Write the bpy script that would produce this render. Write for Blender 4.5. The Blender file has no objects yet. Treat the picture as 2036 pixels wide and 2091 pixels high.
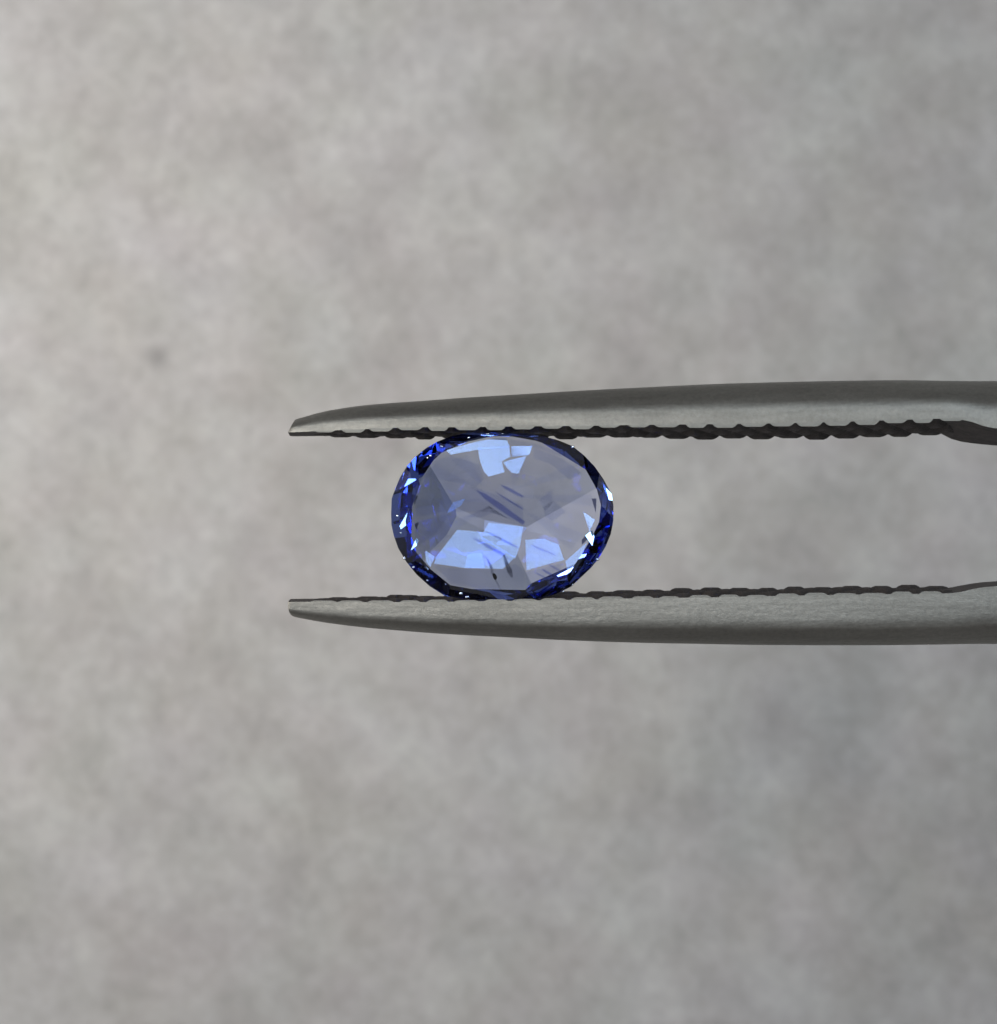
import bpy, bmesh, math, random
from mathutils import Vector, Matrix

random.seed(7)
scene = bpy.context.scene
COL = scene.collection

# ------------------------------------------------------------------ scale
MM = 0.001
PX = 0.01435            # millimetres per photograph pixel in the plane of the tweezers
H0 = 70.0               # height of the tweezers' near face above the table, mm
CAM_D = 140.0           # camera above that plane, mm


def X(px):
    return (px - 1018.0) * PX


def Y(py):
    return (1045.5 - py) * PX


def W3(x, y, z):
    """millimetres in the tweezers' frame -> world metres"""
    return Vector((x * MM, y * MM, (H0 + z) * MM))


# ------------------------------------------------------------------ camera
cam_data = bpy.data.cameras.new('camera')
cam = bpy.data.objects.new('camera', cam_data)
COL.objects.link(cam)
scene.camera = cam
cam.location = W3(0, 0, CAM_D)
cam_data.sensor_fit = 'HORIZONTAL'
cam_data.sensor_width = 36.0
cam_data.lens = 36.0 * CAM_D / (2036 * PX)
cam_data.clip_start = 0.005
cam_data.clip_end = 50.0
cam_data.dof.use_dof = True
cam_data.dof.focus_distance = (CAM_D + 0.3) * MM
cam_data.dof.aperture_fstop = cam_data.lens / 0.8

# ------------------------------------------------------------------ world, lamps, exposure
world = bpy.data.worlds.new('World')
scene.world = world
world.use_nodes = True
bgn = world.node_tree.nodes['Background']
bgn.inputs[0].default_value = (*(0.205, 0.208, 0.215), 1)
bgn.inputs[1].default_value = 1.0


def lamp(name, direction, dist, radius, radiance, color=(1, 1, 1)):
    """a round soft lamp seen from the stone along `direction` (mm, unit vector)"""
    d = Vector(direction).normalized()
    li = bpy.data.lights.new(name, 'AREA')
    li.shape = 'DISK'
    li.size = 2 * radius * MM
    li.color = color
    area = math.pi * (radius * MM) ** 2
    li.energy = radiance * area * math.pi
    o = bpy.data.objects.new(name, li)
    COL.objects.link(o)
    o.location = W3(0, 0, -0.5) + d * dist * MM
    o.rotation_euler = (-d).to_track_quat('-Z', 'Y').to_euler()
    return o


def spot(name, direction, dist, radius, aim, half_angle, energy, color):
    """a lamp head with a soft-edged beam, aimed at a point of the table (mm)"""
    d = Vector(direction).normalized()
    li = bpy.data.lights.new(name, 'SPOT')
    li.shadow_soft_size = radius * MM
    li.spot_size = 2 * math.radians(half_angle)
    li.spot_blend = 1.0
    li.color = color
    li.energy = energy
    o = bpy.data.objects.new(name, li)
    COL.objects.link(o)
    o.location = W3(0, 0, -0.5) + d * dist * MM
    to = Vector((aim[0] * MM, aim[1] * MM, 0.0)) - o.location
    o.rotation_euler = to.to_track_quat('-Z', 'Y').to_euler()
    return o


lamp('added_soft_lamp', (0.6259, 0.3502, 0.6969), 500, 141.7, 4.482, (0.80, 0.99, 1.17))  # unseen lamps, added where they make the stone flash
lamp('added_soft_lamp', (-0.1726, -0.1010, 0.9798), 500, 81.4, 3.495, (0.80, 0.99, 1.17))
lamp('added_soft_lamp', (-0.9452, 0.2770, 0.1726), 500, 66.3, 3.664, (0.80, 0.99, 1.17))
lamp('added_soft_lamp', (-0.4994, -0.3800, 0.7786), 500, 60.8, 4.461, (0.80, 0.99, 1.17))
lamp('added_soft_lamp', (0.4929, 0.1713, 0.8530), 500, 131.2, 1.567, (0.80, 0.99, 1.17))
lamp('added_soft_lamp', (0.0170, 0.4500, 0.8929), 500, 75.4, 3.011, (0.80, 0.99, 1.17))
lamp('added_soft_lamp', (0.3131, 0.4500, 0.8363), 500, 50.1, 2.527, (0.80, 0.99, 1.17))
spot('key_lamp', (-0.2400, 0.1440, 0.9600), 420, 36.0, (-26, 12), 5.7, 9.6, (1.0, 0.96, 0.90))
lamp('side_lamp', (-0.9231, 0.0502, 0.3813), 170, 42.4, 12.000, (1.0, 0.975, 0.93))

vs = scene.view_settings
vs.view_transform = 'Standard'
vs.look = 'None'
vs.exposure = 0.0
vs.gamma = 1.0
vs.use_curve_mapping = False
cy = scene.cycles
cy.max_bounces = 28
cy.transmission_bounces = 28
cy.glossy_bounces = 12
cy.diffuse_bounces = 4
cy.transparent_max_bounces = 24
cy.caustics_reflective = False
cy.caustics_refractive = False
cy.blur_glossy = 0.0
cy.use_denoising = True


# ------------------------------------------------------------------ materials
def new_mat(name):
    m = bpy.data.materials.new(name)
    m.use_nodes = True
    nt = m.node_tree
    return m, nt, nt.nodes['Principled BSDF'], nt.nodes['Material Output']


def nd(nt, kind, **kw):
    n = nt.nodes.new(kind)
    for k, v in kw.items():
        setattr(n, k, v)
    return n


def noise(nt, vec, scale, detail=3, rough=0.55):
    n = nd(nt, 'ShaderNodeTexNoise')
    n.inputs['Scale'].default_value = scale
    n.inputs['Detail'].default_value = detail
    n.inputs['Roughness'].default_value = rough
    nt.links.new(vec, n.inputs['Vector'])
    return n


def ramp(nt, fac, stops):
    r = nd(nt, 'ShaderNodeValToRGB')
    el = r.color_ramp.elements
    while len(el) < len(stops):
        el.new(0.5)
    for e, (p, c) in zip(el, stops):
        e.position = p
        e.color = (*c, 1) if len(c) == 3 else c
    nt.links.new(fac, r.inputs[0])
    return r


def mixc(nt, blend, fac, a, b):
    m = nd(nt, 'ShaderNodeMix', data_type='RGBA', blend_type=blend)
    if isinstance(fac, (int, float)):
        m.inputs[0].default_value = fac
    else:
        nt.links.new(fac, m.inputs[0])
    for sock, v in ((m.inputs[6], a), (m.inputs[7], b)):
        if isinstance(v, tuple):
            sock.default_value = (*v, 1)
        else:
            nt.links.new(v, sock)
    return m.outputs[2]


def mat_table():
    m, nt, p, out = new_mat('mottled_grey_stone')
    tc = nd(nt, 'ShaderNodeTexCoord')
    rot = nd(nt, 'ShaderNodeMapping')                            # turn the noise lattice off the slab's own axes
    rot.inputs['Rotation'].default_value = (0.61, 0.43, 0.77)
    rot.inputs['Location'].default_value = (0.013, 0.027, 0.041)
    nt.links.new(tc.outputs['Object'], rot.inputs[0])
    v = rot.outputs[0]
    n1 = noise(nt, v, 330, 5, 0.6)
    n2 = noise(nt, v, 130, 3, 0.5)
    n3 = noise(nt, v, 1500, 4, 0.6)
    n4 = noise(nt, v, 230, 3, 0.5)
    c1 = ramp(nt, n1.outputs[0], [(0.25, (0.255, 0.235, 0.221)), (0.5, (0.306, 0.284, 0.268)), (0.75, (0.354, 0.331, 0.315))])
    c2 = ramp(nt, n2.outputs[0], [(0.3, (0.90, 0.89, 0.87)), (0.7, (1.0, 1.0, 1.0))])
    c = mixc(nt, 'MULTIPLY', 1.0, c1.outputs[0], c2.outputs[0])
    c3 = ramp(nt, n3.outputs[0], [(0.25, (0.82, 0.82, 0.82)), (0.75, (1.11, 1.11, 1.11))])
    c = mixc(nt, 'MULTIPLY', 0.8, c, c3.outputs[0])
    # faint warm and cool tints in the stone
    tint = mixc(nt, 'MIX', 0.09, (0.5, 0.5, 0.5), n4.outputs[1])
    c = mixc(nt, 'OVERLAY', 0.35, c, tint)
    # one darker fleck and a few weaker ones
    geo = tc.outputs['Object']
    for (px, py, r, k) in FLECKS:
        s = (H0 + CAM_D) / CAM_D
        vm = nd(nt, 'ShaderNodeVectorMath', operation='DISTANCE')
        vm.inputs[1].default_value = (X(px) * s * MM, Y(py) * s * MM, 0)
        nt.links.new(geo, vm.inputs[0])
        mr = nd(nt, 'ShaderNodeMapRange', interpolation_type='SMOOTHSTEP')
        mr.inputs[1].default_value = 0
        mr.inputs[2].default_value = r * PX * s * MM
        mr.inputs[3].default_value = k
        mr.inputs[4].default_value = 0
        nt.links.new(vm.outputs['Value'], mr.inputs[0])
        c = mixc(nt, 'MIX', mr.outputs[0], c, (0.18, 0.165, 0.155))
    nt.links.new(c, p.inputs['Base Color'])
    p.inputs['Roughness'].default_value = 0.75
    p.inputs['Specular IOR Level'].default_value = 0.25
    b = nd(nt, 'ShaderNodeBump')
    b.inputs['Strength'].default_value = 0.25
    b.inputs['Distance'].default_value = 0.0002
    nt.links.new(n3.outputs[0], b.inputs['Height'])
    nt.links.new(b.outputs[0], p.inputs['Normal'])
    return m


FLECKS = [(322, 728, 40, 0.95), (560, 298, 40, 0.16), (700, 282, 30, 0.22), (440, 568, 26, 0.18),
          (215, 1605, 26, 0.22), (560, 1655, 34, 0.24), (800, 1450, 30, 0.22), (290, 1740, 22, 0.16),
          (1400, 1760, 30, 0.18), (1220, 1640, 26, 0.14), (830, 365, 44, 0.14), (340, 110, 24, 0.1)]


def mat_steel():
    m, nt, p, out = new_mat('satin_steel')
    tc = nd(nt, 'ShaderNodeTexCoord')
    v = tc.outputs['Object']
    mp = nd(nt, 'ShaderNodeMapping')
    mp.inputs['Scale'].default_value = (0.16, 1.0, 1.0)
    nt.links.new(v, mp.inputs[0])
    grain = noise(nt, v, 6500, 4, 0.7)
    streak = noise(nt, mp.outputs[0], 5000, 4, 0.6)
    patch = noise(nt, mp.outputs[0], 900, 3, 0.5)
    c = ramp(nt, patch.outputs[0], [(0.3, (0.195, 0.182, 0.160)), (0.7, (0.262, 0.246, 0.218))])
    c2 = ramp(nt, grain.outputs[0], [(0.3, (0.86, 0.86, 0.86)), (0.72, (1.12, 1.12, 1.12))])
    cc = mixc(nt, 'MULTIPLY', 1.0, c.outputs[0], c2.outputs[0])
    nt.links.new(cc, p.inputs['Base Color'])
    p.inputs['Metallic'].default_value = 1.0
    r = ramp(nt, streak.outputs[0], [(0.3, (0.46, 0.46, 0.46)), (0.7, (0.60, 0.60, 0.60))])
    nt.links.new(r.outputs[0], p.inputs['Roughness'])
    a = nd(nt, 'ShaderNodeMath', operation='ADD')
    nt.links.new(grain.outputs[0], a.inputs[0])
    nt.links.new(streak.outputs[0], a.inputs[1])
    b = nd(nt, 'ShaderNodeBump')
    b.inputs['Strength'].default_value = 0.32
    b.inputs['Distance'].default_value = 0.00004
    nt.links.new(a.outputs[0], b.inputs['Height'])
    nt.links.new(b.outputs[0], p.inputs['Normal'])
    return m


def mat_dark_steel():
    m, nt, p, out = new_mat('dark_toothed_steel')
    tc = nd(nt, 'ShaderNodeTexCoord')
    g = noise(nt, tc.outputs['Object'], 3500, 4, 0.7)
    c = ramp(nt, g.outputs[0], [(0.3, (0.014, 0.010, 0.009)), (0.7, (0.062, 0.046, 0.041))])
    nt.links.new(c.outputs[0], p.inputs['Base Color'])
    p.inputs['Metallic'].default_value = 0.6
    p.inputs['Roughness'].default_value = 0.62
    b = nd(nt, 'ShaderNodeBump')
    b.inputs['Strength'].default_value = 0.6
    b.inputs['Distance'].default_value = 0.00005
    nt.links.new(g.outputs[0], b.inputs['Height'])
    nt.links.new(b.outputs[0], p.inputs['Normal'])
    return m


def volume_mat(name, sig, surface=None):
    """absorbing body; sig = absorption per millimetre for r, g, b"""
    m = bpy.data.materials.new(name)
    m.use_nodes = True
    nt = m.node_tree
    nt.nodes.clear()
    out = nd(nt, 'ShaderNodeOutputMaterial')
    if surface == 'glass':
        g = nd(nt, 'ShaderNodeBsdfGlass')
        g.inputs['IOR'].default_value = 1.77
        g.inputs['Roughness'].default_value = 0.0
        nt.links.new(g.outputs[0], out.inputs['Surface'])
    va = nd(nt, 'ShaderNodeVolumeAbsorption')
    d = max(sig) / MM
    va.inputs['Density'].default_value = d
    va.inputs['Color'].default_value = tuple(1 - s / max(sig) for s in sig) + (1,)
    nt.links.new(va.outputs[0], out.inputs['Volume'])
    return m


M_TABLE = mat_table()
M_STEEL = mat_steel()
M_TEETH = mat_dark_steel()
SIG = (0.270, 0.208, 0.045)
M_GEM = volume_mat('blue_sapphire', SIG, 'glass')
M_BAND = volume_mat('deep_blue_colour_zone', (2.4, 2.1, 0.6))
M_FACET = volume_mat('faint_facet_shade', (1.0, 0.85, 0.35))  # absorption that imitates the tone of darker facets
M_FACET_DARK = volume_mat('dark_facet_shade', (6.0, 5.6, 4.0))
M_FACET_FAN = volume_mat('fan_facet_shade', (0.75, 0.62, 0.18))


def film_mat(name, tint):
    """a mirror film added in the stone for flashes: weakly mirroring, clear otherwise"""
    m = bpy.data.materials.new(name)
    m.use_nodes = True
    nt = m.node_tree
    nt.nodes.clear()
    g = nd(nt, 'ShaderNodeBsdfGlass')
    g.inputs['Color'].default_value = (*tint, 1)
    g.inputs['IOR'].default_value = 1 / 1.77
    g.inputs['Roughness'].default_value = 0.0
    o = nd(nt, 'ShaderNodeOutputMaterial')
    nt.links.new(g.outputs[0], o.inputs['Surface'])
    return m


M_FLASH = film_mat('blue_flash_film', (0.79, 0.86, 1.0))  # the tint puts the blue of the flashes into the film
M_FILM = film_mat('pale_flash_film', (0.78, 0.85, 1.0))
M_FEATHER = volume_mat('grey_feather', (14.0, 13.5, 12.0))
M_DARK, _nt, _p, _o = new_mat('dark_crystal')
_n = noise(_nt, nd(_nt, 'ShaderNodeTexCoord').outputs['Object'], 9000, 3)
_r = ramp(_nt, _n.outputs[0], [(0.3, (0.004, 0.005, 0.012)), (0.7, (0.02, 0.022, 0.04))])
_nt.links.new(_r.outputs[0], _p.inputs['Base Color'])
_p.inputs['Roughness'].default_value = 1.0
_p.inputs['Specular IOR Level'].default_value = 0.0
M_GLINT, _nt, _p, _o = new_mat('glint_metal')  # mirror metal for the added glints on the rim
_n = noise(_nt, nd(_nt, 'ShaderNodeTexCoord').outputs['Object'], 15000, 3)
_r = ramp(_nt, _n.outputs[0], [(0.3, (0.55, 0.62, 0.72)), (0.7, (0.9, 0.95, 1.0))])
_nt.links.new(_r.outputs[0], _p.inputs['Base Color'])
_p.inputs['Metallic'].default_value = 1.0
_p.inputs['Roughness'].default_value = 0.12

M_FLASH_PLATE, _nt, _p, _o = new_mat('flash_plate_metal')  # tinted mirror metal for the added crown flashes
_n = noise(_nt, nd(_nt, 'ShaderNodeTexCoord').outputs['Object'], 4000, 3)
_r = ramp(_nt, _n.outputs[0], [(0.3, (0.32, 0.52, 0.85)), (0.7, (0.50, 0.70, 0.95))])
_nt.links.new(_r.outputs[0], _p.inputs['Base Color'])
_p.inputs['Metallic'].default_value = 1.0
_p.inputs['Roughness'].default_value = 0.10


def obj(name, me, mat, parent=None, **props):
    o = bpy.data.objects.new(name, me)
    if mat is not None and not me.materials:
        me.materials.append(mat)
    COL.objects.link(o)
    o.parent = parent
    for k, v in props.items():
        o[k] = v
    return o


def to_mesh(bm, name):
    bmesh.ops.recalc_face_normals(bm, faces=bm.faces)
    me = bpy.data.meshes.new(name)
    bm.to_mesh(me)
    bm.free()
    return me


# ------------------------------------------------------------------ setting: the grey surface
bm = bmesh.new()
bmesh.ops.create_cube(bm, size=1.0)
for v in bm.verts:
    v.co = Vector((v.co.x * 0.9, v.co.y * 0.9, (v.co.z - 0.5) * 0.02))
bmesh.ops.bevel(bm, geom=bm.edges[:], offset=0.002, segments=3, affect='EDGES')
obj('table_top', to_mesh(bm, 'table_top'), M_TABLE, kind='structure')


# ------------------------------------------------------------------ tweezers
def interp(tab, x):
    """monotone-ish cubic (Catmull-Rom on uneven knots) through (x, value) pairs"""
    n = len(tab)
    if x <= tab[0][0]:
        return tab[0][1]
    if x >= tab[-1][0]:
        return tab[-1][1]
    for i in range(n - 1):
        if tab[i][0] <= x <= tab[i + 1][0]:
            break
    x0, y0 = tab[i]
    x1, y1 = tab[i + 1]
    h = x1 - x0
    s = (y1 - y0) / h
    m0 = s if i == 0 else ((y1 - tab[i - 1][1]) / (x1 - tab[i - 1][0]))
    m1 = s if i == n - 2 else ((tab[i + 2][1] - y0) / (tab[i + 2][0] - x0))
    t = (x - x0) / h
    t2, t3 = t * t, t * t * t
    return (2*t3 - 3*t2 + 1) * y0 + (t3 - 2*t2 + t) * h * m0 + (-2*t3 + 3*t2) * y1 + (t3 - t2) * h * m1


REAR = 9000
UP = dict(
    out=[(590, 855), (603, 852), (665, 838), (744, 826), (875, 816), (954, 810), (1060, 803.5), (1181, 796), (1313, 789),
         (1444, 782.5), (1550, 779), (1717, 775), (1850, 773.5), (2036, 775), (2600, 762), (3500, 705), (5500, 640), (7500, 760), (REAR, 962)],
    front=[(590, 883), (665, 880), (744, 878), (823, 876), (954, 875.5), (1060, 874), (1181, 873), (1313, 871), (1444, 869.5),
           (1549, 868.5), (1670, 866), (1800, 862), (1931, 858), (1968, 858), (1990, 863), (2012, 871), (2036, 875), (2100, 878),
           (2600, 868), (3500, 818), (5500, 760), (7500, 870), (REAR, 1036)],
    back=[(590, 889.5), (665, 889), (823, 890), (1060, 889.5), (1168, 889.5), (1313, 890), (1549, 890.5), (1670, 890), (1800, 888),
          (1918, 884), (1945, 886), (1970, 896), (2036, 905), (2100, 908), (2600, 896), (3500, 838), (5500, 775), (7500, 880), (REAR, 1038)],
    shear=13.0, shear_p=1.0, sign=1.0, flat=0.46, notch=3.4, front_h=0.098)
LO = dict(
    out=[(588, 1259), (600, 1262), (665, 1273), (744, 1283), (823, 1290), (901, 1296), (1060, 1304.5), (1181, 1310.5), (1313, 1315),
         (1444, 1317.5), (1550, 1319.5), (1774, 1320.5), (1905, 1319.5), (2036, 1318), (2600, 1330), (3500, 1386), (5500, 1451), (7500, 1331), (REAR, 1130)],
    front=[(588, 1229), (744, 1228.5), (901, 1227), (1060, 1224.5), (1181, 1222.5), (1313, 1219.5), (1444, 1218), (1550, 1215.5),
           (1800, 1211.5), (1945, 1209.5), (1968, 1207.5), (1985, 1203), (2009, 1199), (2036, 1197), (2100, 1195), (2600, 1206),
           (3500, 1262), (5500, 1330), (7500, 1221), (REAR, 1055)],
    back=[(588, 1224.5), (744, 1223.5), (901, 1221.5), (1060, 1218), (1168, 1215.5), (1313, 1210.5), (1444, 1209), (1549, 1208.5),
          (1722, 1204.5), (1826, 1204), (1945, 1203.5), (1968, 1202), (1985, 1198.5), (2009, 1194.5), (2036, 1191.5), (2100, 1189), (2600, 1200),
          (3500, 1257), (5500, 1327), (7500, 1219), (REAR, 1053)],
    shear=6.0, shear_p=3.0, sign=-1.0, flat=0.62, notch=2.0, front_h=0.06)
WID = [(588, 1.25), (760, 1.75), (1000, 2.05), (1500, 2.6), (2036, 3.2), (3500, 5.2), (5500, 8.5), (7500, 9.0), (REAR, 7.0)]
NS = 22


def inner_edges(A, px):
    """front and back edge of the inner face, set back a little where the teeth stand on it"""
    a = min(1.0, max(0.0, (px - 630) / 230.0))
    b = min(1.0, max(0.0, (1966 - px) / 14.0))
    k = A['sign'] * A['notch'] * PX * a * b
    return Y(interp(A['front'], px)) + k, Y(interp(A['back'], px)) + k


def arm_section(A, px):
    """closed loop of points (x, y, z) in mm; first NS+1 run front edge -> outer -> back edge, the rest cross the inner face"""
    yo = Y(interp(A['out'], px))
    yf, yb = inner_edges(A, px)
    w = interp(WID, px)
    tip = max(0.0, 1 - (px - 588) / 70.0)
    pts = []
    flat = A['flat']
    for i in range(NS + 1):
        u = i / NS                                               # 0 front edge, .5 outermost, 1 back edge
        t = 1 - abs(2 * u - 1)                                   # 0 at both edges, 1 outermost
        if t < 0.36:                                             # flat ground face
            k = t / 0.36
            s, dz = flat * k, 0.025 * k * k
        else:                                                    # rounded-off bevel
            q = (t - 0.36) / 0.64
            s = flat + (1 - flat) * (0.45 * q + 0.55 * math.sin(q * math.pi / 2))
            dz = 0.025 + 0.475 * (0.45 * q + 0.55 * (1 - math.cos(q * math.pi / 2)))
        z = -w * dz if u <= 0.5 else -w * (1 - dz)
        base = yf + (yb - yf) * u
        y = base + (yo - base) * s
        x = X(px) + tip * A['shear'] * PX * s ** A['shear_p']
        pts.append((x, y, z))
    for k in (0.75, 0.5, 0.25):
        pts.append((X(px), yf + (yb - yf) * k, -w * k))
    return pts


def make_arm(A, parent, label):
    st = [588, 590, 594, 600, 608, 620, 640]
    x = 665
    while x < 2130:
        st.append(x)
        x += 22
    x = 2160
    while x < REAR:
        st.append(x)
        x += 120
    st.append(REAR)
    bm = bmesh.new()
    rings = []
    for i, px in enumerate(st):
        pts = arm_section(A, px)
        if i < 3:                                                # rounded nose
            cy_ = sum(p[1] for p in pts) / len(pts)
            cz_ = sum(p[2] for p in pts) / len(pts)
            k = (0.94, 0.98, 0.998)[i]
            pts = [(p[0], cy_ + (p[1] - cy_) * k, cz_ + (p[2] - cz_) * k) for p in pts]
        rings.append([bm.verts.new(W3(*p)) for p in pts])
    n = len(rings[0])
    for a, b in zip(rings, rings[1:]):
        for j in range(n):
            k = (j + 1) % n
            f = bm.faces.new((a[j], a[k], b[k], b[j]))
            f.smooth = j < NS
            # the toothed inner face is dark, unpolished steel; the rest satin
            f.material_index = 1 if j >= NS else 0
    bm.faces.new(rings[0][::-1]).material_index = 0
    bm.faces.new(rings[-1]).material_index = 0
    for e in bm.edges:
        if len(e.link_faces) == 2 and e.link_faces[0].material_index != e.link_faces[1].material_index:
            e.smooth = False
    me = to_mesh(bm, 'arm')
    me.materials.append(M_STEEL)
    me.materials.append(M_TEETH)
    return obj('arm', me, None, parent, label=label)


def tooth_mesh(kind):
    """diamond-shaped pyramid with a blunt top; unit footprint, height 1 along +y"""
    bm = bmesh.new()
    t = 0.34
    if kind == 'full':
        base = [(-.5, 0), (0, -.5), (.5, 0), (0, .5)]
    elif kind == 'front':
        base = [(-.5, 0), (0, -.5), (.5, 0)]
    else:
        base = [(.5, 0), (0, .5), (-.5, 0)]
    top = []
    for (x, z) in base:
        top.append((x * (0.60 if kind == 'front' else 0.5 if z == 0 else t), z * t))
    rows = [(base, -0.35, 1.0), (base, 0.0, 1.0), ([((a[0] + b[0]) / 2, (a[1] + b[1]) / 2) for a, b in zip(base, top)], 0.66, 1.0), (top, 1.0, 1.0)]
    rings = [[bm.verts.new((x, y, z)) for (x, z) in pts] for (pts, y, _) in rows]
    n = len(base)
    for a, b in zip(rings, rings[1:]):
        for j in range(n):
            k = (j + 1) % n
            bm.faces.new((a[j], a[k], b[k], b[j]))
    bm.faces.new(rings[0][::-1])
    bm.faces.new(rings[-1])
    if kind == 'front':                                          # the end of the tooth is flush with the satin near face
        for f in bm.faces:
            if all(abs(v.co.z) < 1e-6 for v in f.verts):
                f.material_index = 1
    me = to_mesh(bm, 'tooth_' + kind)
    return me


TOOTH = {k: tooth_mesh(k) for k in ('full', 'front', 'back')}
for k, me in TOOTH.items():
    me.materials.append(M_TEETH)
    me.materials.append(M_STEEL)


def add_teeth(arm, A, first_px, count, period):
    sgn = -A['sign']                                             # towards the other arm
    rows = 3
    for i in range(count):
        for r in range(rows + 1):
            px = first_px + (i + (0.5 if r % 2 else 0.0)) * period + random.uniform(-2.5, 2.5)
            if px > 1948 or px < 632:
                continue
            w = interp(WID, px)
            yf, yb = inner_edges(A, px)
            k = r / rows
            y, z = yf + (yb - yf) * k, -w * k
            across = Vector((0, yf - yb, w)).normalized()        # back edge -> front edge
            nrm = Vector((1, 0, 0)).cross(across)
            if nrm.y * sgn < 0:
                nrm = -nrm
            fade = min(1.0, 0.35 + (px - 590) / 330.0)
            h = (A['front_h'] if r == 0 else 0.105) * fade * random.uniform(0.62, 1.25)
            lx = period * PX * (random.uniform(0.70, 0.93) if r == 0 else random.uniform(0.80, 1.02))
            lz = (w / rows) * 1.9
            kind = 'front' if r == 0 else 'back' if r == rows else 'full'
            m = Matrix.Identity(4)
            xa = Vector((1, 0, 0)) * lx
            ya = nrm * h
            za = across * lz
            for row in range(3):
                m[row][0], m[row][1], m[row][2] = xa[row] * MM, ya[row] * MM, za[row] * MM
            p = W3(X(px), y, z)
            m[0][3], m[1][3], m[2][3] = p
            o = bpy.data.objects.new('tooth', TOOTH[kind])
            COL.objects.link(o)
            o.parent = arm
            o.matrix_local = m


tw = bpy.data.objects.new('tweezers', None)
COL.objects.link(tw)
tw['label'] = 'satin steel gem tweezers with serrated tips gripping the blue stone'
tw['category'] = 'tweezers'
arm_u = make_arm(UP, tw, 'steel arm above the stone with its dark serrated face showing')
arm_l = make_arm(LO, tw, 'steel arm below the stone, its serrations a thin dark edge')
add_teeth(arm_u, UP, 604, 25, 58.3)
add_teeth(arm_l, LO, 600, 25, 59.2)
# rear joint, where both arms are welded together
bm = bmesh.new()
bmesh.ops.create_cube(bm, size=1.0)
for v in bm.verts:
    v.co = W3(X(REAR) - 5 + v.co.x * 12, v.co.y * 2.2, -3.5 + v.co.z * 6.6)
bmesh.ops.bevel(bm, geom=bm.edges[:], offset=0.0005, segments=2, affect='EDGES')
obj('rear_joint', to_mesh(bm, 'rear_joint'), M_STEEL, tw)

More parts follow.
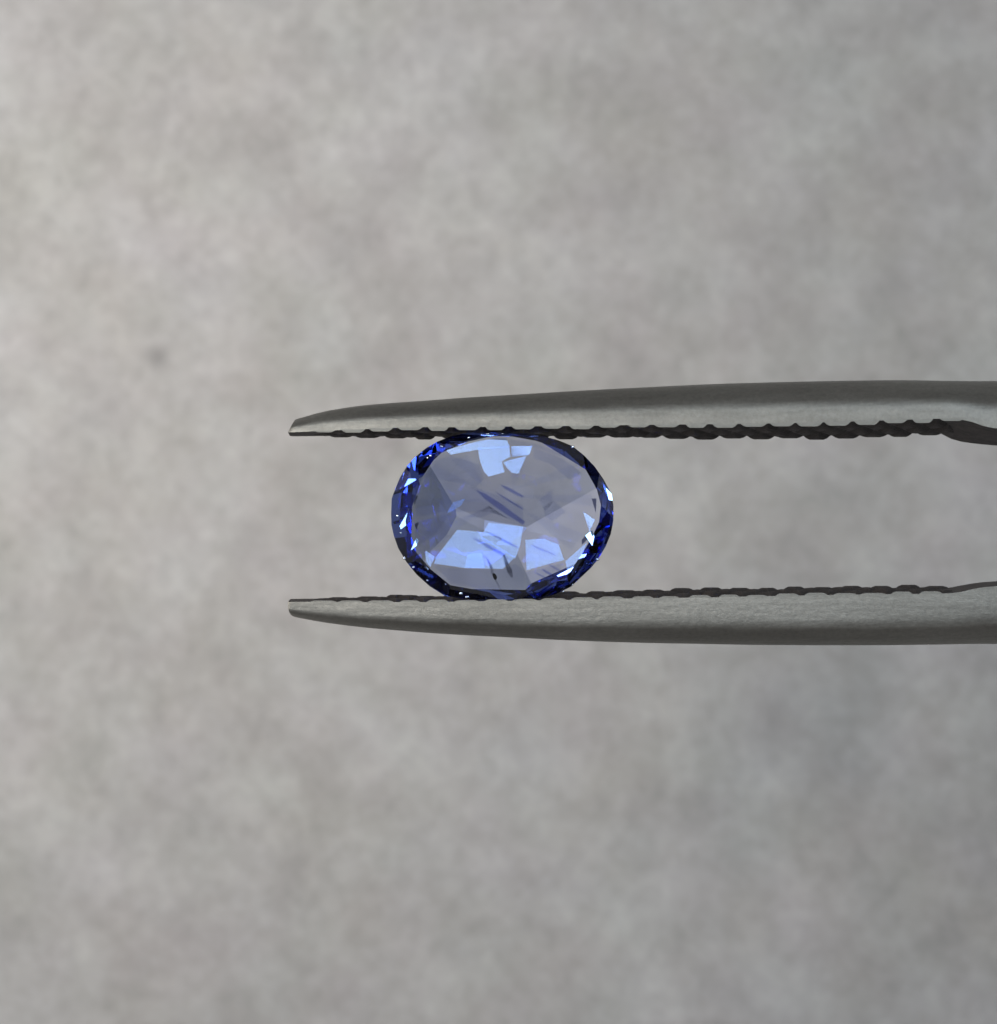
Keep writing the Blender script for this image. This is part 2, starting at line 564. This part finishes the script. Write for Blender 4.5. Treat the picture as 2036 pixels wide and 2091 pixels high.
# ------------------------------------------------------------------ the stone
GX, GY, GZ = X(1025.8), Y(1051.5), -0.40
PLANES = [
    (0.00000, 0.00000, 1.00000, 0.55000),
    (-0.18186, 0.54559, 0.81808, 1.80270),
    (-0.18188, 0.81848, 0.54498, 2.23997),
    (0.01985, 0.99251, 0.12050, 2.34974),
    (0.10346, 0.58198, 0.80659, 1.80906),
    (0.16808, 0.49305, 0.85361, 1.70511),
    (0.36359, 0.40121, 0.84073, 1.88202),
    (0.65948, 0.37371, 0.65225, 2.46415),
    (0.84429, 0.21811, 0.48950, 2.76949),
    (0.74903, -0.08389, 0.65721, 2.49965),
    (0.64561, -0.29650, 0.70376, 2.27313),
    (0.69862, -0.44123, 0.56325, 2.43631),
    (0.28003, -0.64008, 0.71546, 2.08280),
    (0.26467, -0.72783, 0.63263, 2.18308),
    (0.05596, -0.38050, 0.92309, 1.40530),
    (-0.12761, -0.71464, 0.68776, 2.04175),
    (-0.47686, -0.59608, 0.64599, 2.30525),
    (-0.38053, -0.32199, 0.86690, 1.78769),
    (-0.67812, -0.21474, 0.70288, 2.32927),
    (-0.24354, 0.00635, 0.96987, 1.17818),
    (-0.71472, 0.25481, 0.65134, 2.30941),
    (-0.71603, 0.47736, 0.50934, 2.48672),
    (-0.46226, 0.48945, 0.73943, 2.12041),
    (-0.99963, 0.02726, 0.00000, 3.26784),
    (-0.93888, 0.34425, 0.00000, 3.22235),
    (-0.92848, 0.37139, 0.00000, 3.20867),
    (-0.85328, 0.52145, 0.00000, 3.14616),
    (-0.73279, 0.68045, 0.00000, 3.03725),
    (-0.63059, 0.77611, 0.00000, 2.93964),
    (-0.48564, 0.87416, 0.00000, 2.80589),
    (-0.37139, 0.92848, 0.00000, 2.70542),
    (-0.21951, 0.97561, 0.00000, 2.58351),
    (-0.10770, 0.99418, 0.00000, 2.51008),
    (-0.03224, 0.99948, 0.00000, 2.47815),
    (0.06880, 0.99763, 0.00000, 2.47356),
    (0.19612, 0.98058, 0.00000, 2.50291),
    (0.25997, 0.96562, 0.00000, 2.54052),
    (0.37863, 0.92555, 0.00000, 2.64658),
    (0.62470, 0.78087, 0.00000, 2.86065),
    (0.72000, 0.69398, 0.00000, 2.93831),
    (0.81923, 0.57346, 0.00000, 3.03583),
    (0.87622, 0.48192, 0.00000, 3.11058),
    (0.97855, 0.20601, 0.00000, 3.25679),
    (0.99986, -0.01666, 0.00000, 3.26222),
    (0.98418, -0.17715, 0.00000, 3.23888),
    (0.92848, -0.37139, 0.00000, 3.16941),
    (0.85027, -0.52635, 0.00000, 3.07784),
    (0.75926, -0.65079, 0.00000, 2.99162),
    (0.64765, -0.76194, 0.00000, 2.91359),
    (0.51450, -0.85749, 0.00000, 2.83810),
    (0.22943, -0.97333, 0.00000, 2.62858),
    (0.06652, -0.99779, 0.00000, 2.50335),
    (0.01333, -0.99991, 0.00000, 2.47896),
    (-0.01200, -0.99993, 0.00000, 2.47949),
    (-0.12132, -0.99261, 0.00000, 2.56860),
    (-0.53000, -0.84800, 0.00000, 2.90732),
    (-0.66896, -0.74329, 0.00000, 2.98444),
    (-0.78087, -0.62470, 0.00000, 3.05877),
    (-0.85749, -0.51450, 0.00000, 3.12488),
    (-0.94386, -0.33035, 0.00000, 3.20831),
    (-0.97816, -0.20786, 0.00000, 3.24476),
    (-0.99944, -0.03331, 0.00000, 3.26374),
    (0.71443, -0.66397, -0.22074, 3.34371),
    (0.22503, 0.82705, -0.51512, 2.69441),
    (0.42407, 0.78122, -0.45810, 2.38744),
    (0.22673, 0.67424, -0.70284, 2.48948),
    (-0.04982, 0.93092, -0.36180, 2.65988),
    (-0.09187, 0.68007, -0.72737, 2.09828),
    (-0.69962, -0.24951, -0.66954, 2.98215),
    (-0.83324, -0.39419, -0.38772, 3.07260),
    (-0.42033, -0.56966, -0.70626, 2.36752),
    (-0.28252, -0.87616, -0.39054, 2.68395),
    (-0.18900, -0.85729, -0.47888, 2.40487),
    (0.15824, -0.59258, -0.78981, 2.13184),
    (-0.11001, -0.84128, -0.52929, 2.19089),
    (0.42214, -0.74616, -0.51483, 2.33138),
    (0.44551, -0.10845, -0.88869, 1.89630),
    (0.10239, 0.34290, -0.93377, 1.32747),
    (0.36479, 0.41779, -0.83210, 2.02306),
    (-0.00045, 0.69090, -0.72295, 2.34846),
    (-0.42289, 0.01011, -0.90612, 2.37140),
    (-0.54998, -0.08115, -0.83122, 1.98750),
    (-0.04410, -0.27646, -0.96001, 1.91957),
    (-0.16064, -0.48437, -0.85999, 1.62175),
    (0.28792, -0.29715, -0.91039, 1.67136),
    (0.34918, -0.35722, -0.86629, 2.12615),
    (0.14239, 0.16207, -0.97645, 1.74215),
    (-0.14745, 0.50603, -0.84982, 2.07157),
    (0.04583, 0.38528, -0.92166, 2.03249),
    (-0.28976, -0.29265, -0.91126, 2.01089),
    (-0.05829, -0.71724, -0.69438, 2.10322),
    (0.34792, -0.10349, -0.93180, 1.65789),
    (0.05402, 0.08708, -0.99474, 2.77107),
    (-0.04008, 0.04981, -0.99795, 2.16443),
    (-0.20143, -0.31136, -0.92870, 1.67166),
    (0.04153, -0.31561, -0.94798, 2.05052),
    (0.01024, 0.30179, -0.95332, 1.50170),
    (-0.15433, -0.01169, -0.98795, 1.73368),
    (0.04718, -0.01650, -0.99875, 1.51100),
    (-0.38156, 0.28628, -0.87889, 2.27419),
    (0.20365, 0.24695, -0.94739, 1.63104),
    (-0.50209, -0.21648, -0.83728, 2.03204),
    (-0.38771, -0.04908, -0.92047, 1.95234),
    (-0.04966, -0.00567, -0.99875, 1.55938),
]


def cut_gem():
    bm = bmesh.new()
    bmesh.ops.create_cube(bm, size=12.0)
    for (a, b, c, d) in PLANES:
        n = Vector((a, b, c))
        geom = bm.verts[:] + bm.edges[:] + bm.faces[:]
        r = bmesh.ops.bisect_plane(bm, geom=geom, dist=1e-5, plane_co=n * d, plane_no=n, clear_outer=True)
        ed = [g for g in r['geom_cut'] if isinstance(g, bmesh.types.BMEdge)]
        if len(ed) >= 3:
            bmesh.ops.contextual_create(bm, geom=ed)
    bmesh.ops.remove_doubles(bm, verts=bm.verts[:], dist=2e-4)
    bmesh.ops.dissolve_degenerate(bm, dist=1e-4, edges=bm.edges[:])
    return bm


bm = cut_gem()
open_edges = [e for e in bm.edges if len(e.link_faces) != 2]
if open_edges:
    print('GEM open edges', len(open_edges))
print('GEM facets', len(bm.faces))
for v in bm.verts:
    v.co = v.co * MM
gem = obj('sapphire', to_mesh(bm, 'sapphire'), M_GEM,
          label='oval faceted blue sapphire held between the tips of the steel tweezers', category='gemstone')
gem.location = W3(GX, GY, GZ)


def gz(zx, zy):
    """stone-frame millimetres from a point of the enlarged view of the stone"""
    return (zx - 955) * PX / 3.733, (715 - zy) * PX / 3.733


# colour bands: flat growth zones of deeper blue inside the stone, tapering out at both ends
for (zx, zy, ln, th, z0, z1, rot) in [
    (935, 655, 1.72, 0.17, 0.0, 0.36, -35), (1025, 535, 0.75, 0.09, 0.05, 0.40, -28), (1005, 610, 0.95, 0.05, 0.05, 0.40, -32),
    (950, 905, 1.05, 0.06, 0.27, 0.47, -27), (845, 955, 1.15, 0.07, 0.27, 0.47, -28), (905, 1000, 0.95, 0.04, 0.30, 0.47, -28),
    (1310, 1165, 0.55, 0.06, 0.1, 0.45, -30), (1345, 1118, 0.42, 0.04, 0.1, 0.45, -30), (1255, 1185, 0.5, 0.03, 0.1, 0.45, -28),
    (1260, 985, 0.8, 0.04, 0.28, 0.46, -22)]:
    cx_, cy_ = gz(zx, zy)
    bm = bmesh.new()
    ca, sa = math.cos(math.radians(rot)), math.sin(math.radians(rot))
    rings = []
    for lz in (z0, z1):
        ring = []
        for (fx, fy) in ((-0.5, 0.0), (-0.3, -0.42), (0.05, -0.5), (0.5, -0.3), (0.5, 0.35), (0.0, 0.5), (-0.32, 0.38)):
            lx, ly = fx * ln, fy * th + 0.10 * (lz - z0)
            ring.append(bm.verts.new(((cx_ + lx * ca - ly * sa) * MM, (cy_ + lx * sa + ly * ca) * MM, lz * MM)))
        rings.append(ring)
    n = len(rings[0])
    for q in range(n):
        bm.faces.new((rings[0][q], rings[0][(q + 1) % n], rings[1][(q + 1) % n], rings[1][q]))
    bm.faces.new(rings[0][::-1])
    bm.faces.new(rings[1])
    obj('colour_band', to_mesh(bm, 'colour_band'), M_BAND, gem, label='thin band of deeper blue inside the stone')

def zone_prism(poly, z0, z1, name, mat, label, normal=None, thick=None):
    """a flat-sided piece inside the stone; with `normal` it is a thin tilted sheet through z0, else an upright prism z0..z1"""
    pts = [gz(*p) for p in poly]
    mx = sum(p[0] for p in pts) / len(pts)
    my = sum(p[1] for p in pts) / len(pts)
    bm = bmesh.new()
    low, top = [], []
    for (x, y) in pts:
        if normal is None:
            a, b = z0, z1
        else:
            a = z0 - (normal[0] * (x - mx) + normal[1] * (y - my)) / normal[2]
            b = a + thick
        low.append(bm.verts.new((x * MM, y * MM, a * MM)))
        top.append(bm.verts.new((x * MM, y * MM, b * MM)))
    n = len(pts)
    for q in range(n):
        bm.faces.new((low[q], low[(q + 1) % n], top[(q + 1) % n], top[q]))
    bm.faces.new(low[::-1])
    bm.faces.new(top)
    return obj(name, to_mesh(bm, name), mat, gem, label=label)


# absorbing prisms that put the facets' darker tones into the stone's colour
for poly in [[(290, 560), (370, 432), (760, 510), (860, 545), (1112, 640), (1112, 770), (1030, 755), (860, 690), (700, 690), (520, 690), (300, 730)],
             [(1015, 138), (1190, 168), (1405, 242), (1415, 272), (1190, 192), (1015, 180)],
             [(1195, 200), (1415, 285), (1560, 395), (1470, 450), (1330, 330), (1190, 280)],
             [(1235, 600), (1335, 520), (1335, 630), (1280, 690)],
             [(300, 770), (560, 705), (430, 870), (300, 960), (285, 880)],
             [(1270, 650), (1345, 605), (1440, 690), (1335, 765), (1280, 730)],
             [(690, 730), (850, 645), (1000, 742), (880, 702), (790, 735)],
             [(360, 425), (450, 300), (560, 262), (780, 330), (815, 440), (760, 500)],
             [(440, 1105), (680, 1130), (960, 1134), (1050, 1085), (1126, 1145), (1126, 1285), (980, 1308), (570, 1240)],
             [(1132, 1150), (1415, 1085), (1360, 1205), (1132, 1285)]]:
    zone_prism(poly, 0.12, 0.34, 'facet_shade', M_FACET, 'angular tinted piece imitating the tone of a facet')

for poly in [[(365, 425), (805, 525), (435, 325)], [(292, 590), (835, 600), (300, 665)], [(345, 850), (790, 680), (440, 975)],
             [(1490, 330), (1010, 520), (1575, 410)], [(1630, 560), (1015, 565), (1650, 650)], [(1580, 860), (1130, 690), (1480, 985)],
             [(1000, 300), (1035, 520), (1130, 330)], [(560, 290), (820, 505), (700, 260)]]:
    zone_prism(poly, -0.05, 0.10, 'facet_shade', M_FACET_FAN, 'narrow tinted wedge imitating the tone of a fanned facet')  # wedges added to imitate a fan of facets

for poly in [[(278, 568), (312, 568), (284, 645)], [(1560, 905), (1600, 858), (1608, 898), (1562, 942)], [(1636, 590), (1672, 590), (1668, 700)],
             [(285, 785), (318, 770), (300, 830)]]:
    zone_prism(poly, 0.15, 0.45, 'facet_shade', M_FACET_DARK, 'small dark piece imitating a dark facet beside the table edge')  # dark colour standing in for small dark facets near the rim

# flat mirror sheets added inside to imitate facet reflections as pale blue flashes
for poly, z, lampdir, film in [
    ([(525, 222), (740, 160), (880, 132), (985, 130), (1012, 196), (800, 212), (560, 256)], 0.24, (0.626, 0.35, 0.697), M_FLASH),
    ([(768, 205), (1008, 192), (1018, 268), (950, 308), (972, 388), (850, 424), (812, 380), (782, 290)], 0.20, (0.626, 0.35, 0.697), M_FLASH),
    ([(962, 312), (1030, 290), (1138, 266), (1080, 400), (1030, 395), (984, 350)], 0.12, (0.62, 0.34, 0.70), M_FLASH),
    ([(1022, 190), (1185, 188), (1160, 258), (1028, 272)], 0.05, (0.47, 0.17, 0.86), M_FILM),
    ([(612, 828), (800, 846), (806, 886), (1052, 1035), (960, 1126), (685, 1122), (436, 1086), (446, 1040)], 0.16, (-0.173, -0.101, 0.98), M_FLASH),
    ([(852, 774), (1114, 804), (1090, 948), (1056, 1046), (800, 898), (810, 846)], 0.24, (-0.18, -0.09, 0.975), M_FLASH),
    ([(690, 1010), (800, 1000), (822, 1118), (672, 1116)], 0.30, (-0.16, -0.09, 0.98), M_FILM),
    ([(1130, 905), (1270, 895), (1385, 940), (1426, 1058), (1140, 1136)], 0.18, (-0.173, -0.101, 0.98), M_FLASH),
    ([(1436, 1068), (1570, 950), (1600, 928), (1570, 1000), (1455, 1170)], 0.20, (-0.173, -0.101, 0.98), M_FILM),
    ([(368, 985), (440, 1034), (404, 1118), (372, 1075)], 0.28, (-0.173, -0.101, 0.98), M_FLASH),
    ([(532, 700), (580, 618), (674, 589), (640, 643), (562, 693)], 0.20, (0.47, 0.17, 0.86), M_FILM),
    ([(1572, 692), (1662, 750), (1620, 842)], 0.22, (0.47, 0.17, 0.86), M_FILM)]:
    th = math.atan2(math.hypot(lampdir[0], lampdir[1]), lampdir[2])
    al = 0.5 * math.asin(math.sin(th) / 1.77)
    az = math.atan2(lampdir[1], lampdir[0])
    nrm = (math.sin(al) * math.cos(az), math.sin(al) * math.sin(az), math.cos(al))
    zone_prism(poly, z, None, 'feather_or_flash', film, 'flat mirror sheet added inside the stone for a pale blue flash', nrm, 0.006)

# dark crystal inclusion
bm = bmesh.new()
bmesh.ops.create_icosphere(bm, subdivisions=2, radius=1.0)
ix, iy = gz(897, 1187)
for v in bm.verts:
    k = 1 + 0.25 * math.sin(v.co.x * 5 + v.co.y * 7) * math.cos(v.co.z * 6)
    p = Vector((v.co.x * 0.055, v.co.y * 0.10, v.co.z * 0.06)) * k
    a = math.radians(24)
    v.co = Vector(((ix + p.x * math.cos(a) - p.y * math.sin(a)) * MM, (iy + p.x * math.sin(a) + p.y * math.cos(a)) * MM, (0.30 + p.z) * MM))
obj('inclusion', to_mesh(bm, 'inclusion'), M_DARK, gem, label='black crystal speck inside the stone')


def strand(pts, r, name, mat, label, z):
    """thin irregular thread through points of the enlarged view"""
    bm = bmesh.new()
    rings = []
    n = len(pts)
    for i, (zx, zy) in enumerate(pts):
        x, y = gz(zx, zy)
        a = pts[max(0, i - 1)]
        b = pts[min(n - 1, i + 1)]
        dx, dy = b[0] - a[0], -(b[1] - a[1])
        L = math.hypot(dx, dy)
        nx, ny = -dy / L, dx / L
        rr = r * (0.35 + math.sin(math.pi * (i + 0.5) / n)) * random.uniform(0.6, 1.1)
        rings.append([bm.verts.new(((x + nx * rr * math.cos(t)) * MM, (y + ny * rr * math.cos(t)) * MM,
                                    (z - 0.02 * i + 0.6 * rr * math.sin(t)) * MM)) for t in [k * math.pi / 3 for k in range(6)]])
    for a, b in zip(rings, rings[1:]):
        for j in range(6):
            bm.faces.new((a[j], a[(j + 1) % 6], b[(j + 1) % 6], b[j]))
    bm.faces.new(rings[0][::-1])
    bm.faces.new(rings[-1])
    obj(name, to_mesh(bm, name), mat, gem, label=label)


strand([(815, 1025), (845, 1060), (868, 1110), (880, 1160), (905, 1210), (930, 1260), (950, 1300)], 0.036, 'feather_or_flash', M_FEATHER,
       'thin dark feathery thread running past the black speck', 0.28)
strand([(965, 1020), (985, 1080), (1010, 1140), (1030, 1190)], 0.075, 'feather_or_flash', M_FEATHER, 'short dark smear beside the feathery thread', 0.26)

# metal beads added for the glints along the girdle, a few of them chips
def top_z(x, y):
    return min((d - a * x - b * y) / c for (a, b, c, d) in PLANES if c > 0.02)


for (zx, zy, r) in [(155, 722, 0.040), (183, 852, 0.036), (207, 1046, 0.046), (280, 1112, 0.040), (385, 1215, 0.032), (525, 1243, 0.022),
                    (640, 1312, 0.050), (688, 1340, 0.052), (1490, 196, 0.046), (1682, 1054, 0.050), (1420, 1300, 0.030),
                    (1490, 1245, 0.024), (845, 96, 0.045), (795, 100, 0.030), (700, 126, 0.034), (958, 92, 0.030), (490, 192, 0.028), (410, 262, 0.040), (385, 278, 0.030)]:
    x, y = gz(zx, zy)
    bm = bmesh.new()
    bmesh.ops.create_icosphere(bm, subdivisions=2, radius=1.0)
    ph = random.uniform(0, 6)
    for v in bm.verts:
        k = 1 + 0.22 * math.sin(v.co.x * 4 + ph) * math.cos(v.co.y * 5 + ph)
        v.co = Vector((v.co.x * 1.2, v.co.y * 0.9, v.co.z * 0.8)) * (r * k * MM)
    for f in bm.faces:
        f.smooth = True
    o = obj('rim_glint', to_mesh(bm, 'rim_glint'), M_GLINT, gem)
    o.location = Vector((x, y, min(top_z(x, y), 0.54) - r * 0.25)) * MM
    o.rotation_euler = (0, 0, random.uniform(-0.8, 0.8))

# mirror plates added on the crown, tilted to a lamp to imitate its flashes
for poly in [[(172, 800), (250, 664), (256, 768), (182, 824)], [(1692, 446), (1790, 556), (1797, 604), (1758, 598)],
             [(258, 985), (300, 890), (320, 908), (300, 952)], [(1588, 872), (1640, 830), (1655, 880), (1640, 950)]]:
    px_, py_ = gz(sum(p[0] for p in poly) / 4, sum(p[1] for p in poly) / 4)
    zone_prism(poly, top_z(px_, py_) - 0.004, None, 'rim_glint', M_FLASH_PLATE, 'pale blue mirror plate added on the edge of the stone to flash',
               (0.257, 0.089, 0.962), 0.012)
